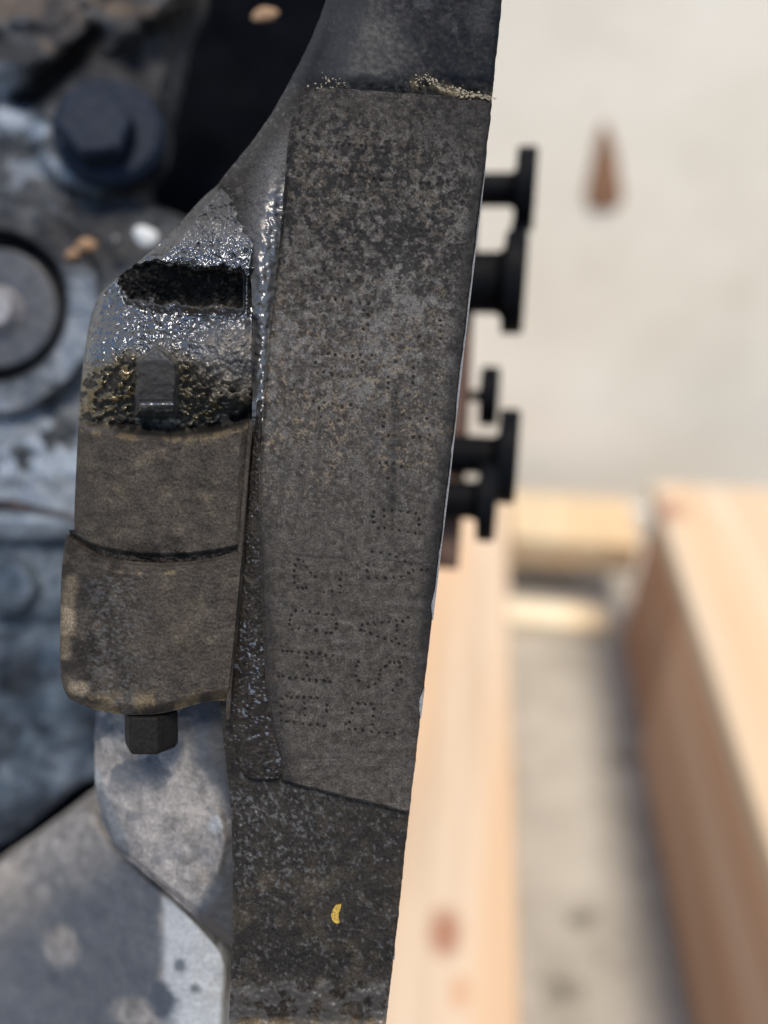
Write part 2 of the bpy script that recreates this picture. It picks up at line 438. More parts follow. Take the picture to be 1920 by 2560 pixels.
bt0 = ab(on_z(1450, 1560, 0.02))[0]; bt1 = ab(on_z(1450, 1512, 0.02))[0]
o = box("batten", bt0, bt1, bA_r - 0.05, bB - 0.004, 0.001, 0.020, wood_mat('pale_batten_wood', (0.72, 0.66, 0.52), (0.62, 0.54, 0.40), []), None, 0.003)
tag(o, "pale thin batten lying on the floor under the pallet crosspiece", "batten")

# ------------------------------------------------------------------ the engine
FWD = Vector((0, math.cos(PITCH), -math.sin(PITCH)))
eng = bpy.data.objects.new("engine_block", None); COL.objects.link(eng)
eng.location = Vector((0, 0, CAM_H)) + FWD * D
eng.rotation_euler = cam.rotation_euler
tag(eng, "grimy grey engine block with dot-stamped flat pad, oily boss and bolts", "engine")

EDGE = [(1255, 0), (1230, 245), (1215, 400), (1189, 620), (1156, 900), (1123, 1200), (1101, 1380), (1081, 1548), (1052, 1785), (1040, 1893), (1019, 2067), (986, 2385), (965, 2560), (948, 2700)]
def edge_x(y): return np.interp(y, [p[1] for p in EDGE], [p[0] for p in EDGE])

# dot-peened characters, read off the photograph one dot at a time
def dots(off, sc, s):
    v = [float(q) for q in s.replace(';', ',').split(',')]
    return [(off[0] + v[i] / sc, off[1] + v[i + 1] / sc) for i in range(0, len(v), 2)]
CH = dots((620, 1200), 3.16,
 "995,255,985,292,990,335,1030,383,1072,243,1138,245,1200,245,1262,258,1325,265,1352,315,1350,355,1078,383,1138,390,1195,400,1265,412,1322,422,1075,290,"
 "980,570,1048,578,1120,590,1170,612,1240,645,1288,672,1305,715,1270,740,1210,768,1150,772,1085,778,1020,778,948,775,940,722,945,672,1370,715,1412,715,"
 "395,633,437,645,372,675,365,718,362,770,368,815,393,855,432,860,460,855,460,690,495,735,530,770,735,735,728,790,730,838,728,895,665,882,600,890,"
 "375,1035,430,1035,487,1045,555,1055,615,1065,668,1068,692,1100,697,1140,693,1178,655,1212,615,1212,538,1193,460,1188,398,1178,350,1183,328,1145,330,1108,340,1072,"
 "900,1150,945,1140,1000,1142,1055,1130,1115,1125,1170,1112,1222,1120,1262,1090,1175,1155,1175,1192,890,1188,915,1195,970,1218,1025,1240,1080,1257,1135,1275,1168,1258,1190,1297,1238,1312,"
 "270,1352,308,1355,345,1358,400,1362,455,1370,505,1368,560,1375,612,1392,670,1390,465,1410,465,1470,465,1545,240,1555,278,1555,328,1568,378,1565,432,1578,485,1583,537,1590,600,1590,645,1598,"
 "872,1440,855,1472,850,1510,852,1550,875,1590,1120,1445,1155,1445,1195,1445,1200,1480,1213,1520,1210,1580,1178,1625,1143,1665,1045,1505,1042,1540,1032,1578,1003,1615,950,1640,1085,1475,"
 "305,1710,342,1720,388,1720,440,1720,495,1722,545,1728,262,1732,258,1792,258,1848,260,1905,308,1912,362,1918,432,1930,490,1937,552,1937,603,1950,445,1765,447,1812,450,1860,625,1782,622,1830,"
 "870,1770,922,1775,975,1775,993,1812,988,1868,980,1935,825,1810,820,1845,800,1915,770,1930,797,1973,845,1973,905,1980,975,1992,1035,1998,1098,2002,1158,2010")
OLD = dots((680, 300), 3.318,
 "537,240,535,310,590,215,640,205,740,215,735,270,780,230,845,225,900,230,938,290,570,465,640,475,715,480,780,490,840,490,905,500,918,435,655,655,712,655,770,658,840,670,885,690,675,720,675,780,"
 "585,875,635,905,690,925,740,930,815,920,865,915,515,1075,580,1080,655,1130,605,1135,560,1135,785,1200,435,1245,360,1265,485,1325,555,1335,630,1345,700,1340,420,1475,525,1490,585,1495,655,1515,730,1520,800,1525,"
 "1230,525,1305,530,1370,540,1510,470,1450,515,1330,820,1380,780,1100,915,1240,920,1300,920,1340,1290,1385,1300,1060,1310,1450,1340") + dots((660, 750), 3.318,
 "830,85,860,125,860,205,822,240,1095,130,1185,170,1460,170,1470,210,1460,260,1465,320,1065,290,1285,305,480,450,535,445,590,455,670,460,735,470,800,455,895,455,425,520,420,555,815,515,810,590,"
 "445,605,495,600,560,620,650,635,720,635,770,635,1030,640,1030,690,1025,730,1095,775,1095,510,1240,565,1235,635,1235,690,1430,630,1415,785,410,840,500,850,570,860,650,885,720,870,455,900,470,970,620,1000,"
 "995,970,1080,965,1150,955,1210,985,1350,985,995,1020,990,1050,1030,1125,1080,1135,1240,1140,1290,1140,1375,1120,960,1350,1015,1350,1075,1360,1030,1480,1140,1385")
rng = np.random.default_rng(11)
CORR = [(rng.uniform(715, 1165), rng.uniform(330, 1190)) for _ in range(420)]
CORR = [p for p in CORR if p[0] < edge_x(p[1]) - 40]
_pit = {}
def pits(X, Y):
    key = X.shape
    if key in _pit: return _pit[key]
    dep = np.zeros_like(X); ring = np.zeros_like(X)
    # work in row bands: rows of the grid are nearly level
    y_lo = Y.min(1); y_hi = Y.max(1)
    def add(pts, r, a, ra, seed):
        g = np.random.default_rng(seed)
        for (cx, cy) in pts:
            rr = r * g.uniform(0.8, 1.2); aa = a * g.uniform(0.7, 1.15); ww = ra * g.uniform(0.2, 1.2)
            rows = np.where((y_lo < cy + 4 * rr) & (y_hi > cy - 4 * rr))[0]
            if not len(rows): continue
            sl = slice(rows[0], rows[-1] + 1)
            an = g.uniform(0, 3.14); ex = g.uniform(1.0, 1.35)
            dx = X[sl] - cx; dy = Y[sl] - cy
            d = np.hypot((dx * math.cos(an) + dy * math.sin(an)) * ex, (dy * math.cos(an) - dx * math.sin(an)) / ex ** .5)
            dep[sl] = np.maximum(dep[sl], aa * np.exp(-(d / rr) ** 4))
            ring[sl] = np.maximum(ring[sl], ww * np.exp(-((d - rr * 1.7) / (rr * 0.7)) ** 2))
    add(CH, 4.2, 0.95, 0.12, 1)
    add(OLD, 4.8, 0.72, 0.65, 2)
    add(CORR, 3.6, 0.42, 0.5, 3)
    _pit[key] = (dep, ring); return _pit[key]

# --- the machined pad
CRU = [(1035, 208), (1068, 198), (1100, 216), (1150, 232), (1234, 247)]
def smear(X, Y): return 0.9 * sst(20, 2, poly_d(X, Y, CRU) + 24 * (fbm(X, Y, 14, 38, 3) - .5) + 8 * sst(1090, 1200, X)) * sst(0.3, 0.5, fbm(X, Y, 9, 39, 2))
padL = [(778, 214), (742, 248), (724, 300), (715, 370), (711, 440), (700, 560), (688, 680), (671, 800), (656, 1000), (646, 1150), (646, 1320), (652, 1500), (662, 1700), (680, 1830), (702, 1900), (704, 1958)]
padR = [(1232, 245)] + [p for p in EDGE if 245 < p[1] < 2040] + [(1022, 2038)]
def top_zone(Y): return 1 - sst(560, 1000, Y)
def pad_z(X, Y, s, t):
    dep, ring = pits(X, Y)
    rough = (fbm(X, Y, 20, 5, 3) - .5) * (0.05 + 0.13 * (1 - sst(900, 1300, Y))) + (fbm(X, Y, 7, 8, 2) - .5) * 0.045
    grain = (noise(X, Y * 9, 40, 31) - .5) * 0.02
    eL = s * 450; eR = (1 - s) * 450; eB = (1 - t) * 1750; eT = t * 1750
    rnd = -(1.0 - 0.65 * sst(1050, 1250, Y)) * (1 - sst(0, 12, eL)) - 0.5 * (1 - sst(0, 6, eR)) - 0.9 * (1 - sst(0, 10, eB)) - 0.35 * (1 - sst(0, 14, eT))
    scr = -0.05 * np.exp(-((Y - 1383 - (X - 690) * 0.075 + 4 * (noise(X, Y, 60, 3) - .5)) / 2.5) ** 2)
    return -0.30 * dep + 0.05 * ring + rough + grain + rnd + scr
def pad_soot(X, Y):
    dep, ring = pits(X, Y)
    tz = top_zone(Y)
    f = 0.78 * fbm(X, Y, 15, 21, 3, 0.85) + 0.22 * fbm(X, Y, 110, 121, 2)
    thr = 0.57 - 0.085 * tz - 0.05 * sst(880, 1150, X) * tz
    m = sst(thr - 0.07, thr + 0.14, f) * (0.35 + 0.5 * tz) * (1 - sst(1050, 1350, Y))
    eR = edge_x(Y) - X
    m = np.maximum(m, (1 - sst(10, 54, eR + 26 * (fbm(X, Y, 40, 77) - .5))) * 0.8 * (1 - sst(1500, 2000, Y)))
    m = np.maximum(m, (1 - sst(300, 470, Y + 110 * (fbm(X, Y, 60, 4) - .5))) * sst(860, 1160, X) * 0.65)
    m = np.maximum(m, 0.4 * (1 - sst(250, 420, Y + 120 * (fbm(X, Y, 30, 104) - .5))))
    m = np.maximum(m, 0.8 * sst(0.25, 0.7, dep))
    m = np.maximum(m, 0.55 * bell(X, 985 + (Y - 1100) * -0.03, 14) * sst(930, 1000, Y) * (1 - sst(1240, 1330, Y)))
    m = np.maximum(m, 0.5 * np.exp(-((Y - 1383 - (X - 690) * 0.075 + 4 * (noise(X, Y, 60, 3) - .5)) / 4) ** 2) * sst(0.35, 0.6, noise(X, Y, 50, 8)))
    m = np.maximum(m, 0.6 * (1 - sst(0, 60, X - np.interp(Y, [p[1] for p in padL], [p[0] for p in padL]) + 34 * (fbm(X, Y, 30, 6) - .5))) * sst(1150, 1350, Y))
    m = np.maximum(m, 0.32 * sst(0.52, 0.72, fbm(X, Y, 9, 131, 2)) * (1 - 0.6 * sst(1100, 1500, Y)))
    return m
def pad_pale(X, Y):
    dep, ring = pits(X, Y)
    f = 0.7 * fbm(X, Y, 20, 45, 4, 0.75) + 0.3 * fbm(X, Y, 150, 145, 2)
    m = sst(0.47, 0.63, f) * (1 - sst(1000, 1450, Y)) * (0.55 + 0.35 * bell(Y, 860, 220)) * sst(200, 380, Y)
    m = np.maximum(m, 0.6 * ring * sst(0.40, 0.62, fbm(X, Y, 20, 9)) * sst(400, 800, Y))
    m = np.maximum(m, 0.7 * blob(X, Y, 690, 870, 26, 24, 0.5, 0.4))
    m = np.maximum(m, 0.55 * sst(0.58, 0.76, fbm(X, Y, 9, 61, 2)) * (1 - 0.75 * sst(1100, 1500, Y)))
    m = np.maximum(m, 0.14 * sst(0.5, 0.65, fbm(X * 0.5, Y * 1.6, 30, 161, 4)))
    m = np.maximum(m, 0.30 * sst(0.70, 0.82, noise(X * 0.08 + Y * 0.01, Y, 5, 171)) * sst(0.5, 0.7, fbm(X, Y, 80, 172)))
    m = np.maximum(m, 0.30 * sst(0.74, 0.86, noise(X, Y * 0.07, 5, 173)) * sst(0.52, 0.7, fbm(X, Y, 90, 174)))
    return m * (1 - sst(0.3, 0.6, dep))
def tz_(Y): return sst(300, 420, Y) * (1 - sst(600, 800, Y))
def pad_tan(X, Y):
    dep, ring = pits(X, Y)
    z = sst(640, 820, Y) * (1 - sst(1120, 1320, Y))
    m = sst(0.58, 0.74, fbm(X, Y, 11, 71, 3, 0.7)) * (0.10 + 0.5 * z + 0.2 * tz_(Y)) * sst(0.36, 0.6, fbm(X, Y, 90, 13, 3))
    m = np.maximum(m, ring * z * 0.6 * sst(0.45, 0.65, fbm(X, Y, 26, 19)))
    return m * (1 - sst(0.3, 0.6, dep))
pad = relief("machined_pad", padL, padR, pad_z, 2.0, -3.5, M['pad'], eng, 0.0,
       masks={"soot_shade": pad_soot, "pale": pad_pale, "tan": lambda X, Y: np.maximum(pad_tan(X, Y), smear(X, Y))}, jag=2.0)

# --- the block's flank under and around the pad
flL = [(880, -260), (846, -100), (815, 0), (786, 82), (723, 207), (659, 318), (577, 419), (535, 470), (575, 545), (622, 640), (632, 760), (632, 1000), (624, 1150), (606, 1370), (560, 1600), (548, 1760), (572, 1960), (580, 2050), (584, 2300), (572, 2560), (560, 2800)]
flR = [(1284, -260), (1255, 0)] + EDGE[1:-1] + [(938, 2800)]
RIB = [(780, 225), (724, 340), (676, 440), (652, 540), (640, 660), (634, 760)]
CHN = [(752, 300), (706, 430), (682, 560), (664, 700), (648, 860), (640, 1060)]
def fl_z(X, Y, s, t):
    z = -1.7 + 0 * X
    up = 1 - sst(180, 260, Y + 16 * (fbm(X, Y, 50, 2) - .5))
    z = z + 1.9 * up * sst(730, 830, X)
    dr = poly_d(X, Y, RIB); dc = poly_d(X, Y, CHN)
    z = z + 1.9 * np.exp(-(dr / 34) ** 2) * sst(230, 420, Y) + 1.2 * np.exp(-(dc / 26) ** 2) * sst(480, 620, Y)
    arc = s * 480
    hi = 1 - sst(430, 600, Y)
    z = z - 3.0 * (1 - sst(0, 130, arc)) * hi - 0.8 * (1 - sst(0, 25, arc))
    rg = (1 - 0.75 * (1 - sst(860, 1000, X)) * (1 - sst(330, 480, Y))) * (1 - 0.5 * up)
    z = z + ((fbm(X, Y, 34, 14, 4) - .5) * 0.7 + (fbm(X, Y, 11, 15, 2) - .5) * 0.34) * rg
    z = z + (fbm(X, Y, 15, 16, 2) - .5) * 1.1 * np.exp(-(dc / 28) ** 2) * sst(420, 560, Y)
    z = z + 9.0 * sst(2440, 2600, Y + 20 * (fbm(X, Y, 60, 3) - .5)) - 0.6 * bell(Y, 2420, 40)
    z = z - 0.7 * (1 - sst(0, 8, (1 - s) * 430))
    return z
def fl_wet_sheen(X, Y):
    m = 0.95 * np.exp(-(poly_d(X, Y, CHN) / 30) ** 4) * sst(400, 520, Y + 60 * (fbm(X, Y, 30, 3) - .5))
    m = np.maximum(m, 0.14 * blob(X, Y, 905, 110, 110, 130, 0.6, 0.35) * (1 - sst(190, 240, Y)))  # sheen on the upper flank painted in as a brighter patch
    m = np.maximum(m, 0.16 * (1 - sst(0, 70, X - np.interp(Y, [0, 120, 215, 325, 432], [808, 765, 710, 645, 560]))) * (1 - sst(400, 480, Y)))
    m = np.maximum(m, 0.5 * sst(0.66, 0.74, fbm(X, Y, 8, 81, 2)) * (1 - sst(650, 950, X)) * sst(1960, 1990, Y) * (1 - sst(2180, 2300, Y)))
    m = np.maximum(m, 0.5 * sst(2440, 2490, Y) * sst(0.4, 0.6, fbm(X, Y, 24, 84, 3)))  # blue sheen of the bottom ledge painted in
    return m
def fl_pale(X, Y):
    up = 1 - sst(150, 235, Y)
    m = sst(0.58, 0.72, fbm(X, Y, 40, 33, 5)) * up * sst(950, 1100, X) * 0.4
    m = np.maximum(m, 0.8 * blob(X, Y, 1060, 5, 22, 22, 0.3, 0.4)); m = np.maximum(m, 0.7 * blob(X, Y, 1090, 0, 16, 14, 0.3, 0.4))
    m = np.maximum(m, 0.7 * blob(X, Y, 1137, 72, 8, 22, 0.3, 0.3)); m = np.maximum(m, 0.5 * blob(X, Y, 1205, 40, 34, 40, 0.6, 0.5))
    m = np.maximum(m, 0.25 * sst(0.64, 0.8, fbm(X, Y, 9, 43, 2)))
    m = np.maximum(m, 0.55 * np.exp(-(poly_d(X, Y, RIB) / 40) ** 2) * sst(230, 420, Y) * (0.6 + 0.4 * fbm(X, Y, 20, 4)))
    m = np.maximum(m, 0.6 * sst(0.68, 0.78, fbm(X, Y, 9, 143, 2)) * (1 - sst(200, 240, Y)) * sst(0.4, 0.6, fbm(X, Y, 70, 144)))
    m = m * (1 - np.exp(-(poly_d(X, Y, CHN) / 24) ** 2) * sst(420, 560, Y))
    return m
def fl_soot(X, Y):
    up = 1 - sst(195, 235, Y)
    m = 0.8 * up + 0.2 * up * sst(0.45, 0.6, fbm(X, Y, 60, 51))
    return m
def fl_tan(X, Y):
    return np.maximum(smear(X, Y), fl_tan0(X, Y))
def fl_tan0(X, Y):
    return np.maximum(0.7 * sst(2535, 2565, Y + 14 * (fbm(X, Y, 40, 3) - .5)), 0.14 * sst(0.5, 0.85, fbm(X, Y, 60, 24, 5)) * sst(2000, 2100, Y))
flank = relief("block_flank", flL, flR, fl_z, 3.0, -165, M['flank'], eng, None,
       masks={"wet_sheen": fl_wet_sheen, "pale": fl_pale, "soot_shade": fl_soot, "tan": fl_tan}, jag=2.0)

# --- the boss: oily pocket above, plain column below
bsL = [(572, 436), (540, 466), (506, 494), (438, 570), (380, 628), (292, 694), (250, 730), (226, 790), (211, 880), (202, 960), (195, 1080), (189, 1200), (185, 1300), (188, 1368)]
bsR = [(668, 440), (650, 560), (632, 700), (628, 860), (628, 1000), (622, 1100), (615, 1230), (608, 1370)]
bsL[-1] = (188, 1350)
bsB = [(188, 1350), (240, 1376), (330, 1394), (430, 1397), (530, 1388), (608, 1370)]
bsR[-1] = (608, 1370)
def rec_top(X): return np.interp(X, [290, 310, 380, 506, 610], [700, 681, 657, 666, 682])
def rec_bot(X): return np.interp(X, [290, 312, 422, 527, 610], [724, 738, 760, 774, 774])
def ledge(X): return np.interp(X, [195, 210, 340, 430, 530, 625], [1060, 1070, 1088, 1095, 1085, 1058])
def knob(X, Y):
    X = X + 16 * (fbm(X, Y, 40, 88) - .5); Y = Y + 16 * (fbm(X, Y, 40, 89) - .5)
    ax = np.abs(X - 392) - 50
    ro = 868 + np.abs(X - 392) * 0.75 - Y
    return np.maximum(np.maximum(ax, ro), Y - 1035)
def rec(X, Y, a=16):
    w = 46 * (fbm(X, Y, 34, 6, 4, 0.6) - .5)
    return sst(-a / 2, a / 2, Y + w - rec_top(X)) * sst(-a, a, rec_bot(X) - Y - w) * sst(284, 318, X + w) * sst(0, 16, 618 - X)
def lowz(X, Y): return (1 - 0.85 * sst(6, -6, knob(X, Y))) * sst(840, 930, Y - 70 * sst(430, 560, X) * (1 - sst(960, 1040, Y)) + 60 * (fbm(X, Y, 60, 44) - .5) - 40 * sst(300, 230, X)) * sst(2, -14, Y - ledge(X))
def bead(X, Y): return sst(0.48, 0.64, fbm(X, Y * 1.1, 15, 48, 2)) * (0.35 + 0.65 * np.maximum(sst(360, 320, X), sst(430, 480, X)))
def bs_z(X, Y, s, t):
    rough = (fbm(X, Y, 20, 3, 3) - .5)
    fine = (fbm(X, Y, 12, 4, 2) - .5)
    wob = 14 * (fbm(X, Y, 60, 6, 3) - .5)
    Yw = Y + wob
    z = np.interp(Yw, [380, 480, 560, 640, 668, 752, 765, 800, 860, 900, 960, 1030, 1062, 1100], [-6, -4.4, -2.2, 0.8, 1.0, -3.2, -3.0, -1.6, 1.2, 1.2, -1.2, -5.2, -6.4, -6.6])
    z = z - 2.6 * rec(X, Y, 24)
    z = z + 2.2 * sst(700, 780, Y) * (1 - sst(1000, 1050, Y)) * sst(430, 600, X)       # right cheek comes forward
    kb = sst(9, -9, knob(X, Y))
    col = sst(-20, 12, Yw * 0.5 + Y * 0.5 - ledge(X))
    amp = 1.0 - 0.3 * lowz(X, Y)
    wetz = (1 - col) * (1 - 0.8 * kb)
    z = z * (1 - col) + 2.2 * col
    z = z * (1 - kb) + (z + 3.4) * kb - 0.35 * kb * sst(3, 0, np.abs(Y - 1005) - 3)
    z = z + wetz * (rough * 0.75 * amp + fine * 0.6 + (fbm(X, Y, 8.5, 34, 2) - .5) * 0.75 + 0.7 * lowz(X, Y) * bead(X, Y)) + col * (rough * 0.34 + fine * 0.2 + (fbm(X, Y, 6, 14, 2) - .5) * 0.16 + (fbm(X * 0.6, Y, 70, 9, 3) - .5) * 0.8)
    v = np.clip((0.34 - s) / 0.34, 0, 1)
    z = z - 7.0 * (1 - np.sqrt(1 - 0.985 * v * v)) * sst(560, 800, Y)
    arc = 1 - sst(0, 0.16, s)
    z = z - 3.0 * arc * (1 - sst(560, 800, Y))
    z = z - 1.4 * sst(0.94, 1.0, s) - 1.3 * sst(0.985, 1.0, t)
    return z
def bs_wet(X, Y):
    m = sst(8, -22, Y + 30 * (fbm(X, Y, 40, 6) - .5) - ledge(X)) * (0.6 + 0.4 * sst(560, 640, Y)) * sst(470, 600, Y + 0.35 * (X - 560) + 60 * (fbm(X, Y, 30, 8) - .5))
    m = m * (1 - sst(0.3, 0.8, rec(X, Y))) * (1 - 0.9 * sst(-46, -22, Y - ledge(X) + 16 * (fbm(X, Y, 30, 4) - .5)) * sst(250, 300, X))
    m = m * (1 - 0.65 * sst(430, 560, X + 50 * (fbm(X, Y, 50, 2) - .5)) * sst(780, 850, Y) * (1 - sst(980, 1030, Y)))
    m = np.maximum(m, 0.30 * (1 - sst(540, 640, Y)) * (0.6 + 0.8 * (fbm(X, Y, 18, 77, 3) - .3)))
    return m * (1 - lowz(X, Y) * (1 - bead(X, Y)) * 0.9) * (1 - 0.75 * sst(4, -4, knob(X, Y)) * sst(1015, 985, Y))
def bs_pale(X, Y):
    m = 0.10 * sst(0.5, 0.8, fbm(X, Y, 50, 66, 5)) * sst(1090, 1130, Y)
    return np.maximum(m, 0.35 * sst(430, 560, X + 50 * (fbm(X, Y, 50, 2) - .5)) * sst(780, 850, Y) * (1 - sst(980, 1030, Y)) * sst(0.42, 0.6, fbm(X, Y, 22, 5)))
def bs_tan(X, Y):
    return 0.25 * bell(Y - ledge(X), 6, 10) * sst(0.4, 0.6, fbm(X, Y, 20, 1))
def bs_soot_shade(X, Y):
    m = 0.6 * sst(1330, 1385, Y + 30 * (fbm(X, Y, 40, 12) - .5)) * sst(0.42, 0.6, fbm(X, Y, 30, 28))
    m = np.maximum(m, 0.97 * sst(0.15, 0.6, rec(X, Y, 16)) * (1 - 0.5 * sst(0.66, 0.74, fbm(X, Y, 10, 98, 2))))  # recess painted black for its oil and its shade together
    m = np.maximum(m, 0.9 * sst(-56, -28, Y - ledge(X) + 16 * (fbm(X, Y, 30, 4) - .5)) * sst(4, -8, Y - ledge(X)) * sst(250, 300, X))  # crease shadow above the ledge painted into the colour
    m = np.maximum(m, 0.95 * lowz(X, Y) * (1 - bead(X, Y)))  # down-facing gaps between the beads painted dark as shade
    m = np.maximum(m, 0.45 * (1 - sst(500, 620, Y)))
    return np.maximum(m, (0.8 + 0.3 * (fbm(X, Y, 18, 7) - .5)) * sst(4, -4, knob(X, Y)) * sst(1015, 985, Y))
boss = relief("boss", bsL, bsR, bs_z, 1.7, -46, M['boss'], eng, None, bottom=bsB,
       masks={"wet_sheen": bs_wet, "pale": bs_pale, "tan": bs_tan, "soot_shade": bs_soot_shade,
              "amber_glint": lambda X, Y: 0.95 * bs_wet(X, Y) * np.maximum(lowz(X, Y), 0.6 * sst(0.58, 0.7, fbm(X, Y, 20, 58)) * bell(Y, 770, 30))})

# --- the barrel below the groove
brL = [(166, 1336), (153, 1420), (150, 1560), (149, 1660), (155, 1716), (172, 1746)]
brR = [(606, 1376), (598, 1450), (588, 1560), (576, 1680), (566, 1752)]
brT = [(166, 1336), (204, 1366), (265, 1394), (340, 1406), (420, 1409), (500, 1402), (560, 1388), (606, 1376)]
brB = [(172, 1746), (218, 1769), (275, 1783), (335, 1788), (405, 1785), (465, 1768), (520, 1752), (566, 1752)]
def br_z(X, Y, s, t):
    u = (s - 0.56) / 0.57
    z = 3.9 - 7.5 * (1 - np.sqrt(np.clip(1 - u * u * np.where(u < 0, 0.99, 0.55), 0.01, 1)))
    z = z + (fbm(X, Y, 24, 3, 4) - .5) * 0.42 + (fbm(X, Y * 1.5, 11, 4, 2) - .5) * 0.30 + (fbm(X, Y, 6, 14, 2) - .5) * 0.16
    z = z + 0.5 * np.exp(-((t - 0.085) / 0.012) ** 2) * sst(0.6, 0.3, s) * fbm(X, Y, 30, 2)
    z = z - 1.6 * (1 - sst(0, 0.03, t)) - 3.2 * sst(0.90, 1.0, t) ** 2
    return z
def br_pale(X, Y):
    d = poly_d(X, Y, [(176, 1455), (172, 1540), (160, 1640)])
    m = 0.6 * (1 - sst(6, 28, d + 18 * (fbm(X, Y, 34, 5) - .5) + 8 * sst(1560, 1640, Y)))
    m = np.maximum(m, 0.5 * blob(X, Y, 195, 1720, 26, 18, 0.5, 0.4))
    return np.maximum(m, 0.08 * sst(0.5, 0.8, fbm(X, Y, 44, 16, 5)))
def br_tan(X, Y):
    m = 0.3 * np.exp(-((Y - np.interp(X, [180, 280, 350, 480], [1408, 1428, 1434, 1430])) / 5) ** 2) * sst(250, 300, X) * sst(490, 440, X) * sst(0.4, 0.6, fbm(X, Y, 24, 8))
    return np.maximum(m, 0.35 * sst(1715, 1760, Y) * sst(0.42, 0.6, fbm(X, Y, 50, 7)))
barrel = relief("barrel", brL, brR, br_z, 2.0, -30, M['boss'], eng, None, top=brT, bottom=brB,
       masks={"pale": br_pale, "tan": br_tan, "wet_sheen": lambda X, Y: 0.22 * bell(X, 285, 80) * sst(0.45, 0.75, fbm(X, Y * 1.3, 8, 95, 2)) * sst(1400, 1460, Y), "soot_shade": lambda X, Y: 0.5 * sst(0.5, 0.68, fbm(X, Y, 60, 41, 4)) * sst(300, 200, X - 60)})  # band of bright specks paints the sky's sheen on the barrel
# crushed sealant in the groove between column and barrel
gvL = [(150, 1326), (150, 1362)]; gvR = [(612, 1362), (612, 1392)]
relief("groove_sealant", gvL, gvR, lambda X, Y: 0.9 + 1.4 * (fbm(X, Y, 12, 3, 3) - .5) - 5 * sst(280, 170, X), 2.5, -20, M['oil'], boss, 0.0,
       top=[(150, 1326), (230, 1368), (340, 1392), (430, 1394), (530, 1382), (612, 1362)],
       bottom=[(150, 1362), (230, 1402), (340, 1425), (430, 1428), (530, 1416), (612, 1392)])

# --- oily strip between boss and pad, with its drip at the end
osL = [(640, 1000), (634, 1080), (624, 1150), (614, 1300), (600, 1480), (584, 1660), (576, 1780), (586, 1880), (604, 1935), (640, 1955)]
osR = [(652, 1000), (654, 1080), (652, 1150), (652, 1300), (656, 1480), (662, 1660), (676, 1800), (704, 1880), (706, 1930), (690, 1958)]
def os_z(X, Y, s, t):
    z = -0.75 + 0.2 * bell(s, 0.55, 0.35) + (fbm(X, Y, 6.5, 3, 2) - .5) * 0.26 + (fbm(X, Y, 30, 7, 2) - .5) * 0.3 - 0.25 * (1 - sst(0, .15, s)) - 0.15 * sst(.85, 1, s)
    return z + 0.5 * sst(1820, 1900, Y) - 1.2 * sst(0.985, 1, t)
relief("oil_film", osL, osR, os_z, 2.0, -4, M['oil'], flank, 0.0,
       masks={'wet_sheen': lambda X, Y: 0.9 * sst(0.70, 0.80, fbm(X, Y, 6, 55, 2)) * (0.3 + 0.7 * sst(0.42, 0.6, fbm(X, Y, 60, 56, 2)))})
# narrow cast bead along the strip
def ribbon_tube(name, pts, r_px, z_mm, mat, parent, nseg=90, rr=None):
    c = curve(pts); t = np.linspace(0, 1, nseg); P = c(t); V = []; F = []; nr = 10
    for i in range(nseg):
        rad = r_px * (1 if rr is None else rr(t[i])); tx = P[min(i + 1, nseg - 1)] - P[max(i - 1, 0)]
        tx = tx / np.hypot(*tx); nx_ = np.array([-tx[1], tx[0]])
        for k in range(nr):
            a = 2 * math.pi * k / nr
            q = P[i] + nx_ * rad * math.cos(a)
            V.append(loc(q[0], q[1], z_mm + rad * 0.0703 * math.sin(a), z_mm))
    for i in range(nseg - 1):
        for k in range(nr): F.append((i * nr + k, i * nr + (k + 1) % nr, (i + 1) * nr + (k + 1) % nr, (i + 1) * nr + k))
    F += [tuple(range(nr)), tuple(range((nseg - 1) * nr, nseg * nr))]
    me = bpy.data.meshes.new(name); me.from_pydata([tuple(map(float, np.ravel(v))) for v in V], [], F); me.update()
    me.polygons.foreach_set("use_smooth", np.ones(len(me.polygons), bool))
    return link(name, me, mat, parent)
ribbon_tube("cast_bead", [(628, 1050), (622, 1110), (612, 1225), (601, 1372), (586, 1514), (573, 1725), (569, 1800)], 6.5, 1.2, M['boss'], boss)

# --- bright burr left along the mating edge
bt = np.linspace(0, 1, 260); by = 425 + bt * (1500 - 425)
bw = 1.2 + 3.8 * fbm(by, by * 0, 40, 5, 3) * sst(0.0, 0.15, bt)
def burr(name, ys, ws, seed):
    V = []; F = []
    for y, w in zip(ys, ws):
        x = float(edge_x(y)) + 1.0
        for (dx, z) in ((-w, 0.02), (-w * .4, 0.16), (1.0, 0.05), (1.2, -0.9)):
            V.append(tuple(map(float, loc(x + dx, y, z, 0.0))))
    m = len(ys)
    for i in range(m - 1):
        for k in range(3): F.append((i * 4 + k, (i + 1) * 4 + k, (i + 1) * 4 + k + 1, i * 4 + k + 1))
    me = bpy.data.meshes.new(name); me.from_pydata(V, [], F); me.update()
    return link(name, me, M['bare'], pad)
burr("edge_burr", by, bw, 1)
for (y0, y1, w) in ((1350, 1425, 9), (1455, 1550, 15), (1720, 1795, 18), (2385, 2400, 5)):
    ys = np.linspace(y0, y1, 40); q = np.linspace(0, 1, 40)
    burr("edge_chip", ys, 1 + 0.42 * w * np.sin(q * math.pi) ** 0.8 * (0.5 + 0.7 * fbm(ys, ys * 0, 14, int(y0), 3)), 2)

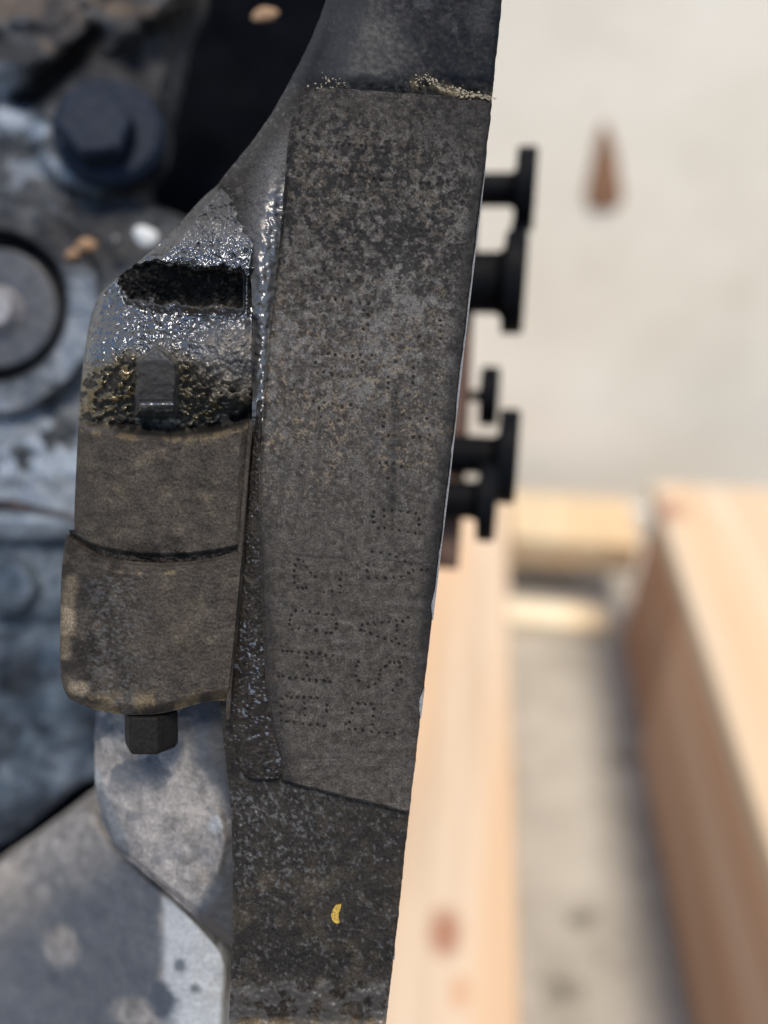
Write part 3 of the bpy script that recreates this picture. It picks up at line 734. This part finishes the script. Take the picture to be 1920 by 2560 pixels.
# --- hexagon bolt end under the barrel
def hexbolt(name, c_px, z_mm, r_px, h_mm, rot, tilt, mat, parent, washer=None):
    k = (D - z_mm * 1e-3) / FPX
    r = r_px * k
    h = h_mm * 1e-3
    prof = [(r * 0.96, 0), (r, h * 0.08), (r, h * 0.86), (r * 0.88, h)]
    me = tube_mesh(name, prof, 6)
    o = link(name, me, mat, parent)
    o.location = tuple(map(float, loc(c_px[0], c_px[1], z_mm))); o.rotation_euler = tilt
    o.data.transform(Matrix.Rotation(rot, 4, 'Z'))
    return bevel(o, r * 0.06, 2, 25)
kk = D / FPX
bo = hexbolt("bolt_end", (378, 1775), -3.0, 68, 6.8, R(62), (R(90 + 2), 0, 0), M['stem'], barrel)

# crusty dried dirt along the top of the pad
rng = np.random.default_rng(21)
cv, cf = [], []
crust = [(1035, 208), (1050, 203), (1068, 196), (1080, 206), (1100, 216), (1125, 222), (1150, 232), (1175, 238), (1205, 242), (1234, 247)]
cc = curve(crust)
ico = [(0, 0, 1), (.894, 0, .447), (.276, .851, .447), (-.724, .526, .447), (-.724, -.526, .447), (.276, -.851, .447), (.724, .526, -.447), (-.276, .851, -.447), (-.894, 0, -.447), (-.276, -.851, -.447), (.724, -.526, -.447), (0, 0, -1)]
icf = [(0, 1, 2), (0, 2, 3), (0, 3, 4), (0, 4, 5), (0, 5, 1), (1, 6, 2), (2, 7, 3), (3, 8, 4), (4, 9, 5), (5, 10, 1), (6, 7, 2), (7, 8, 3), (8, 9, 4), (9, 10, 5), (10, 6, 1), (6, 11, 7), (7, 11, 8), (8, 11, 9), (9, 11, 10), (10, 11, 6)]
def grain(px, py, z, r, g):
    b = len(cv); sx, sy = g.uniform(.8, 1.7), g.uniform(.5, 1.0)
    an = g.uniform(-.5, .9)
    for v in ico:
        f = r * g.uniform(.75, 1.2)
        x, y = v[0] * f * sx, v[1] * f * sy
        p = loc(px + x * math.cos(an) - y * math.sin(an), py + x * math.sin(an) + y * math.cos(an), z + v[2] * f * 0.05, 0.0)
        cv.append(tuple(map(float, p)))
    cf.extend([tuple(b + i for i in f) for f in icf])
for i in range(330):
    t = rng.uniform(0, 1); p = cc(np.array([t]))[0]; sp = 7 * (1 - t) ** .6 + 1.5
    grain(p[0] + rng.normal(0, 5), p[1] + rng.normal(0, sp), 0.15, min(6.0, rng.lognormal(0.4, 0.55)) * (1.15 - 0.5 * t), rng)
for i in range(34):
    grain(rng.uniform(770, 870), 205 + rng.normal(0, 9), -0.1, min(4.5, rng.lognormal(0.4, 0.4)), rng)
me = bpy.data.meshes.new("dirt_crust"); me.from_pydata(cv, [], cf); me.update()
o = link("dirt_crust", me, M['sand'], flank); o["kind"] = "stuff"

# little yellow paint mark low on the flank
ym = [(852, 2272), (838, 2274), (830, 2287), (826, 2300), (830, 2313), (840, 2321), (848, 2318), (845, 2305), (846, 2292), (850, 2283)]
def sliver(name, pts, z0, thick, mat, parent, zc=0.0):
    m = len(pts)
    V = [tuple(map(float, loc(x, y, z0 + thick, zc))) for x, y in pts] + [tuple(map(float, loc(x, y, z0 - 0.6, zc))) for x, y in pts]
    F = [tuple(range(m - 1, -1, -1))] + [(i, (i + 1) % m, m + (i + 1) % m, m + i) for i in range(m)]
    me = bpy.data.meshes.new(name); me.from_pydata(V, [], F); me.update()
    return link(name, me, mat, parent)
sliver("paint_mark", ym, -1.55, 0.14, M['yellow'], flank)

# ------------------------------------------------------------------ castings further back on the left
def lf_z(X, Y, s, t):
    z = -84 + 0 * X
    z = z + 9 * np.exp(-(poly_d(X, Y, [(-150, 175), (60, 150), (190, 110), (330, 60), (470, -60)]) / 60) ** 2)     # curved rib
    z = z + 6 * np.exp(-(poly_d(X, Y, [(-150, 70), (120, 40), (300, -60)]) / 40) ** 2)
    z = z - 10 * np.exp(-(poly_d(X, Y, [(60, 250), (130, 210), (240, 90)]) / 26) ** 2)
    z = z + 5 * blob(X, Y, 250, 330, 165, 165, 0.12) + 7 * sst(400, 640, Y - 0.35 * (X - 200)) 
    d = np.hypot(X + 20, Y - 765)
    z = z + 6 * sst(285, 262, d) - 12 * sst(192, 184, d)
    z = z + (fbm(X, Y, 90, 3, 4) - .5) * 5 + (fbm(X, Y, 28, 5, 3) - .5) * 1.6
    z = z + 10 * sst(980, 1120, Y) * sst(260, 60, X) * 0.3
    z = z - 5 * sst(0.93, 1, s) * (1 - sst(600, 700, Y))
    return z
def lf_pale(X, Y):
    m = 0.7 * blob(X, Y, 10, 200, 70, 34, 0.6, 0.4)
    m = np.maximum(m, 0.85 * blob(X, Y, 30, 290, 46, 32, 0.5, 0.5)); m = np.maximum(m, 0.8 * blob(X, Y, 92, 325, 26, 22, 0.5, 0.4))  # two light-blue blobs paint highlights into the casting colour
    m = np.maximum(m, 0.4 * sst(0.5, 0.65, fbm(X, Y, 70, 9, 4)) * sst(240, 330, Y) * (1 - sst(470, 560, Y)) * (1 - sst(200, 330, X)))
    m = np.maximum(m, 0.8 * sst(0.50, 0.62, fbm(X, Y, 44, 12, 4)) * sst(1020, 1080, Y) * (1 - sst(1180, 1230, Y)))
    d = np.hypot(X + 20, Y - 765)
    m = np.maximum(m, 0.42 * bell(d, 236, 40) * sst(640, 720, Y))
    m = np.maximum(m, 0.45 * sst(100, 160, X) * sst(690, 760, Y) * (1 - sst(1000, 1060, Y)))
    m = np.maximum(m, 0.55 * sst(1180, 1230, Y)); m = np.maximum(m, 0.45 * sst(960, 1020, Y) * sst(0.4, 0.6, fbm(X, Y, 120, 5)))
    m = np.maximum(m, 0.55 * bell(poly_d(X, Y, [(120, 400), (170, 430), (250, 455)]), 0, 20))
    return m
def lf_soot_shade(X, Y):
    m = 0.85 * blob(X, Y, 170, 620, 210, 70, 0.5, 0.3) * (1 - sst(640, 690, Y - 0.0 * X))
    m = np.maximum(m, 0.9 * (1 - sst(130, 230, Y - 0.15 * X)) * sst(0.34, 0.54, fbm(X, Y, 120, 7, 3)))  # shadow along the top painted into the colour
    m = np.maximum(m, 0.8 * blob(X, Y, 90, 245, 60, 18, 0.5, 0.3))
    m = np.maximum(m, 0.75 * sst(270, 330, X) * (1 - sst(470, 540, Y)) * sst(90, 160, Y))
    d = np.hypot(X + 20, Y - 765)
    m = np.maximum(m, sst(196, 188, d))
    m = np.maximum(m, 0.5 * blob(X, Y, 120, 985, 120, 40, 0.6, 0.4))
    return m
def lf_tan(X, Y):
    m = 0.7 * np.exp(-(poly_d(X, Y, [(240, 0), (330, 30), (430, 45)]) / 26) ** 2)
    m = np.maximum(m, 0.5 * sst(0.45, 0.6, fbm(X, Y, 110, 17, 3)) * (1 - sst(90, 200, Y)))
    return np.maximum(m, 0.45 * blob(X, Y, 330, 420, 60, 60, 0.5, 0.4))
lfL = [(-260, -260), (-260, 300), (-260, 800), (-260, 1246)]
lfR = [(505, -260), (490, 0), (462, 120), (438, 230), (418, 330), (380, 430), (366, 478), (384, 512), (450, 540), (560, 590), (620, 700), (600, 1000), (560, 1340)]
gear = relief("gear_case", lfL, lfR, lf_z, 6.0, -94, M['left'], eng, None, bottom=[(-260, 1246), (0, 1246), (90, 1262), (190, 1292), (560, 1340)],
       masks={"pale": lf_pale, "soot_shade": lf_soot_shade, "tan": lf_tan})
# gasket seam
relief("gasket", [(-260, 1236), (-260, 1262)], [(560, 1330), (560, 1354)], lambda X, Y: -76 + (fbm(X, Y, 30, 3) - .5), 6, -130, M['rust'], eng, -76,
       top=[(-260, 1236), (0, 1236), (90, 1252), (190, 1284), (560, 1330)], bottom=[(-260, 1262), (0, 1260), (90, 1277), (190, 1308), (560, 1354)])
def cv_z(X, Y, s, t):
    z = -80 + 5 * bell(Y, 1300, 36) - 4 * sst(1335, 1375, Y) + 2.5 * bell(Y, 1470, 60) - 3 * bell(Y, 1570, 22) + 2 * bell(Y, 1640, 50) - 3 * sst(1680, 1760, Y)
    z = z + 4 * blob(X, Y, 30, 1470, 60, 70, .3) + (fbm(X, Y, 120, 13, 3) - .5) * 3.5 + (fbm(X, Y, 30, 15, 3) - .5) * 1.5
    return z
def cv_pale(X, Y):
    m = 0.75 * blob(X, Y, 90, 1318, 150, 34, 0.5, 0.2)
    m = np.maximum(m, 0.35 * sst(0.45, 0.6, fbm(X, Y, 70, 29, 4)) * bell(Y, 1490, 80))
    return np.maximum(m, 0.15 * sst(0.5, 0.65, fbm(X, Y, 60, 39, 4)))
relief("lower_cover", [(-260, 1262), (-260, 1700), (-260, 2150)], [(560, 1354), (560, 1700), (500, 1950)], cv_z, 6.0, -140, M['cover'], eng, None,
       top=[(-260, 1262), (0, 1260), (90, 1277), (190, 1308), (560, 1354)], bottom=[(-260, 2190), (0, 2120), (120, 2020), (230, 1930), (500, 1900)],
       masks={"pale": cv_pale, "soot_shade": lambda X, Y: 0.6 * sst(0.47, 0.6, fbm(X, Y, 120, 49, 4)) * sst(1560, 1700, Y)})
# back wall painted near-black for the shade deep between castings and block
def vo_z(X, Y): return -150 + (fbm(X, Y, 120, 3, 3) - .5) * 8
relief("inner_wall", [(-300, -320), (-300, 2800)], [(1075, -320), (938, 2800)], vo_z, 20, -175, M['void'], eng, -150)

# flange under the boss and the smooth housing below it
fgL = [(240, 1740), (236, 1850), (238, 1960), (252, 2050), (284, 2118)]
fgR = [(600, 1740), (600, 1900), (606, 2060), (604, 2200), (590, 2380)]
fgB = [(284, 2118), (370, 2190), (460, 2266), (540, 2340), (590, 2380)]
def fg_z(X, Y, s, t):
    z = -9 - 5 * sst(0.5, 0, s) + (fbm(X, Y, 90, 3, 3) - .5) * 1.0 + (fbm(X, Y, 18, 4, 3) - .5) * 0.25
    z = z - 2 * (1 - sst(0, .06, s)) - 3 * sst(0.94, 1.0, t) + 1.4 * np.exp(-(poly_d(X, Y, [(545, 2040), (560, 2100), (540, 2180)]) / 14) ** 2)
    return z
def fg_soot(X, Y):
    m = 0.75 * sst(0.50, 0.60, fbm(X, Y, 80, 8, 4)) * (1 - sst(1930, 2010, Y))
    m = np.maximum(m, 0.95 * sst(0, 60, X - np.interp(Y, [1740, 1900, 2000, 2060, 2140, 2230, 2300], [440, 450, 520, 540, 535, 480, 440]) + 40 * (fbm(X, Y, 50, 2) - .5)))
    m = np.maximum(m, 0.4 * sst(0.52, 0.72, fbm(X, Y, 30, 18, 4)))
    m = np.maximum(m, blob(X, Y, 373, 1900, 9, 10, .3)); m = np.maximum(m, 0.7 * (1 - sst(10, 30, poly_d(X, Y, [(250, 1990), (275, 2060), (310, 2125)]))))
    return m
def fg_dark(X, Y): return 0.95 * sst(0, 70, X - np.interp(Y, [1740, 1900, 2000, 2060, 2140, 2230, 2300], [480, 490, 525, 545, 540, 490, 445]) + 50 * (fbm(X, Y, 40, 2, 4) - .5))
relief("lower_flange", fgL, fgR, fg_z, 3.0, -45, M['alloy'], eng, None, bottom=fgB,
       masks={"soot_shade": fg_soot, "wet_sheen": fg_dark, "pale": lambda X, Y: 0.6 * np.exp(-(poly_d(X, Y, [(240, 1930), (262, 2010), (300, 2090)]) / 12) ** 2) + 0.8 * blob(X, Y, 540, 2060, 16, 20, .5, .3),
              "tan": lambda X, Y: 0.5 * blob(X, Y, 530, 2190, 30, 30, .5, .4)}, jag=2)
hsT = [(-90, 2225), (0, 2165), (110, 2090), (225, 2005), (275, 2110), (330, 2160), (400, 2216), (480, 2290), (540, 2365)]
hsR = [(540, 2365), (566, 2404), (566, 2450), (556, 2560), (540, 2850)]
hsL = [(-90, 2225), (-90, 2360), (-90, 2500), (-90, 2650), (-90, 2850)]
def hs_z(X, Y, s, t):
    z = -18 - 34 * sst(500, 0, X) - 2.0 * (1 - sst(0, .04, t)) - 1.2 * sst(.985, 1, s) + (fbm(X, Y, 150, 5, 4) - .5) * 3 + (fbm(X, Y, 40, 6, 3) - .5) * 1.0
    return z - 6 * (1 - sst(0, .05, s))
def hs_soot(X, Y):
    bnd = np.interp(Y, [2170, 2240, 2300, 2400, 2480, 2560], [470, 400, 400, 405, 400, 380])
    m = 0.85 * sst(14, -14, X - bnd + 16 * (fbm(X, Y, 60, 2) - .5)) * sst(2060, 2300, Y + 0.55 * (X - 200) + 160 * (fbm(X, Y, 170, 4, 3) - .5))
    m = np.maximum(m, blob(X, Y, 400, 2510, 44, 52, .35, .5)); m = np.maximum(m, 0.85 * blob(X, Y, 452, 2415, 15, 17, .6, .6)); m = np.maximum(m, 0.85 * blob(X, Y, 490, 2470, 13, 13, .6, .6))
    m = m * (1 - 0.9 * blob(X, Y, 150, 2365, 44, 44, .5, .4)) * (1 - 0.9 * blob(X, Y, 330, 2530, 50, 40, .4, .3))
    m = np.maximum(m, 0.7 * np.exp(-((np.hypot(X - 55, Y - 2400)) / 40) ** 2))
    return m
relief("sump_housing", hsL, hsR, hs_z, 5.0, -70, M['alloy'], eng, None, top=hsT,
       masks={"soot_shade": hs_soot, "pale": lambda X, Y: 0.9 * sst(395, 420, X) * sst(2220, 2260, Y) + 0.5 * blob(X, Y, 290, 2285, 18, 22, .5),
              "tan": lambda X, Y: 0.4 * sst(0.55, 0.7, fbm(X, Y, 120, 25, 3)) * sst(300, 100, X)})

# bolts on the gear case
def disc(name, c_px, z_mm, r_px, h_mm, tilt, mat, parent, n=48, cham=0.12, hole=None):
    k = (D - z_mm * 1e-3) / FPX; r = r_px * k; h = h_mm * 1e-3
    prof = [(r, 0), (r, h * 0.6), (r * (1 - cham), h)]
    if hole: prof += [(r * hole * 1.08, h), (r * hole, h * 0.8), (r * hole, h * 0.2)]
    k = (D - (z_mm + h_mm) * 1e-3) / FPX
    prof = [(q / r * r_px * k, w) for q, w in prof]; r = r_px * k
    o = link(name, tube_mesh(name, prof, n), mat, parent)
    tp = loc(c_px[0], c_px[1], z_mm + h_mm); tp[2] = z_mm * 1e-3
    o.location = tuple(map(float, tp)); o.rotation_euler = tilt
    return bevel(o, r * 0.03, 2, 25)
disc("flange_washer", (262, 322), -78, 140, 5.5, (R(-4), R(6), 0), M['bolt'], gear)
hexbolt("hex_bolt", (250, 345), -72.7, 92, 8, R(12), (R(-6), R(10), 0), M['bolt'], gear)
pw = disc("plug_washer", (-20, 768), -88, 166, 14, (0, R(3), 0), M['washer'], gear, cham=0.10)
disc("plug_bolt", (-26, 768), -80, 66, 10, (0, R(3), 0), M['worn'], gear, cham=0.3)

# ------------------------------------------------------------------ grit lying on the castings: things of their own
def pebble(name, px, py, z_mm, rx, ry, mat, label, cat, seed, group=None, rz=0.0):
    g = np.random.default_rng(seed); k = (D - z_mm * 1e-3) / FPX
    V = []; F = []; nu, nv = 14, 9
    ph = g.uniform(0, 6, 6)
    for i in range(nv + 1):
        th = math.pi * i / nv
        for j in range(nu):
            a = 2 * math.pi * j / nu
            f = 1 + 0.13 * math.sin(2 * a + ph[0]) * math.sin(th) + 0.08 * math.sin(3 * a + ph[1] + th) + 0.05 * math.sin(5 * th + ph[2])
            V.append((rx * k * f * math.sin(th) * math.cos(a), ry * k * f * math.sin(th) * math.sin(a), 0.6 * min(rx, ry) * k * f * math.cos(th)))
    for i in range(nv):
        for j in range(nu): F.append((i * nu + j, (i + 1) * nu + j, (i + 1) * nu + (j + 1) % nu, i * nu + (j + 1) % nu))
    me = bpy.data.meshes.new(name); me.from_pydata(V, [], F); me.validate(); me.update()
    me.polygons.foreach_set("use_smooth", np.ones(len(me.polygons), bool))
    o = link(name, me, mat)
    Mx = Matrix.Translation(eng.location) @ eng.rotation_euler.to_matrix().to_4x4()
    p = Mx @ Vector(tuple(map(float, loc(px, py, z_mm))))
    o.matrix_world = Matrix.Translation(p) @ eng.rotation_euler.to_matrix().to_4x4() @ Matrix.Rotation(rz, 4, 'Z')
    tag(o, label, cat, group)
    return o
pebble("stone_chip", 365, 592, -70, 30, 26, M['white'], "bright white chip lying on the dark casting beside the boss", "stone chip", 1)
pebble("stone_chip", 216, 612, -70, 24, 19, M['ochre'], "larger of two tan crumbs left of the white chip", "stone chip", 2)
pebble("stone_chip", 181, 636, -70, 17, 14, M['ochre'], "smaller of two tan crumbs left of the white chip", "stone chip", 3)
pebble("stone_chip", 285, 600, -70, 20, 13, M['washer'], "dull grey crumb between the white chip and the tan crumbs", "stone chip", 4)
pebble("stone_chip", 662, 37, -60, 34, 17, M['ochre'], "orange-brown crumb in the black gap at the top", "stone chip", 6, rz=0.35)

# ------------------------------------------------------------------ black flanged studs behind the mating edge
car = bpy.data.objects.new("stud_carrier", None); COL.objects.link(car)
car.location = eng.location; car.rotation_euler = eng.rotation_euler
tag(car, "black steel carrier with five disc-headed studs jutting out behind the block edge", "stud carrier")
ZS = -92
kS = (D - ZS * 1e-3) / FPX
def stud(y_px, x_head, head_w, head_r, shaft_r, z_mm, lean, x0=900, neck=None):
    """a shaft lying across the picture with a disc on its right end"""
    x0m = x0
    Ls = (x_head - x0m) * kS; hw = head_w * kS; hr = head_r * kS; sr = shaft_r * kS
    prof = [(sr, 0), (sr, Ls - hw * 0.25), (sr * 1.18, Ls), (hr * 0.99, Ls + hw * 0.02), (hr, Ls + hw * 0.1), (hr, Ls + hw * 0.9), (hr * 0.95, Ls + hw), (hr * 0.35, Ls + hw)]
    o = link("flanged_stud", tube_mesh("flanged_stud", prof, 40), M['black'], car)
    o.data.polygons.foreach_set("use_smooth", np.ones(len(o.data.polygons), bool))
    bevel(o, hw * 0.08, 2, 30)
    o.rotation_euler = (0, R(80), lean)
    # the head's middle keeps its place
    hp = loc(x_head, y_px, z_mm, z_mm)
    d = Euler((0, R(80), lean)).to_matrix() @ Vector((0, 0, 1))
    o.location = Vector(tuple(map(float, hp))) - d * Ls
    return o
LEAN = R(-4)
stud(474, 1288, 50, 98, 40, ZS, LEAN)
stud(708, 1258, 54, 122, 74, ZS + 3, LEAN)
stud(1140, 1244, 50, 118, 48, ZS, LEAN)
stud(1252, 1196, 44, 98, 46, ZS + 6, LEAN)
stud(990, 1200, 48, 76, 14, ZS - 8, LEAN)
ribbon_tube('link_plate', [(1318, 500), (1300, 560), (1288, 640)], 22, ZS + 2, M['black'], car, 20)
# rusty upright that carries them, mostly hidden by the block
ribbon_tube("upright", [(1168, 330), (1150, 700), (1140, 1000), (1110, 1420)], 36, ZS - 4, M['rust'], car, 30)
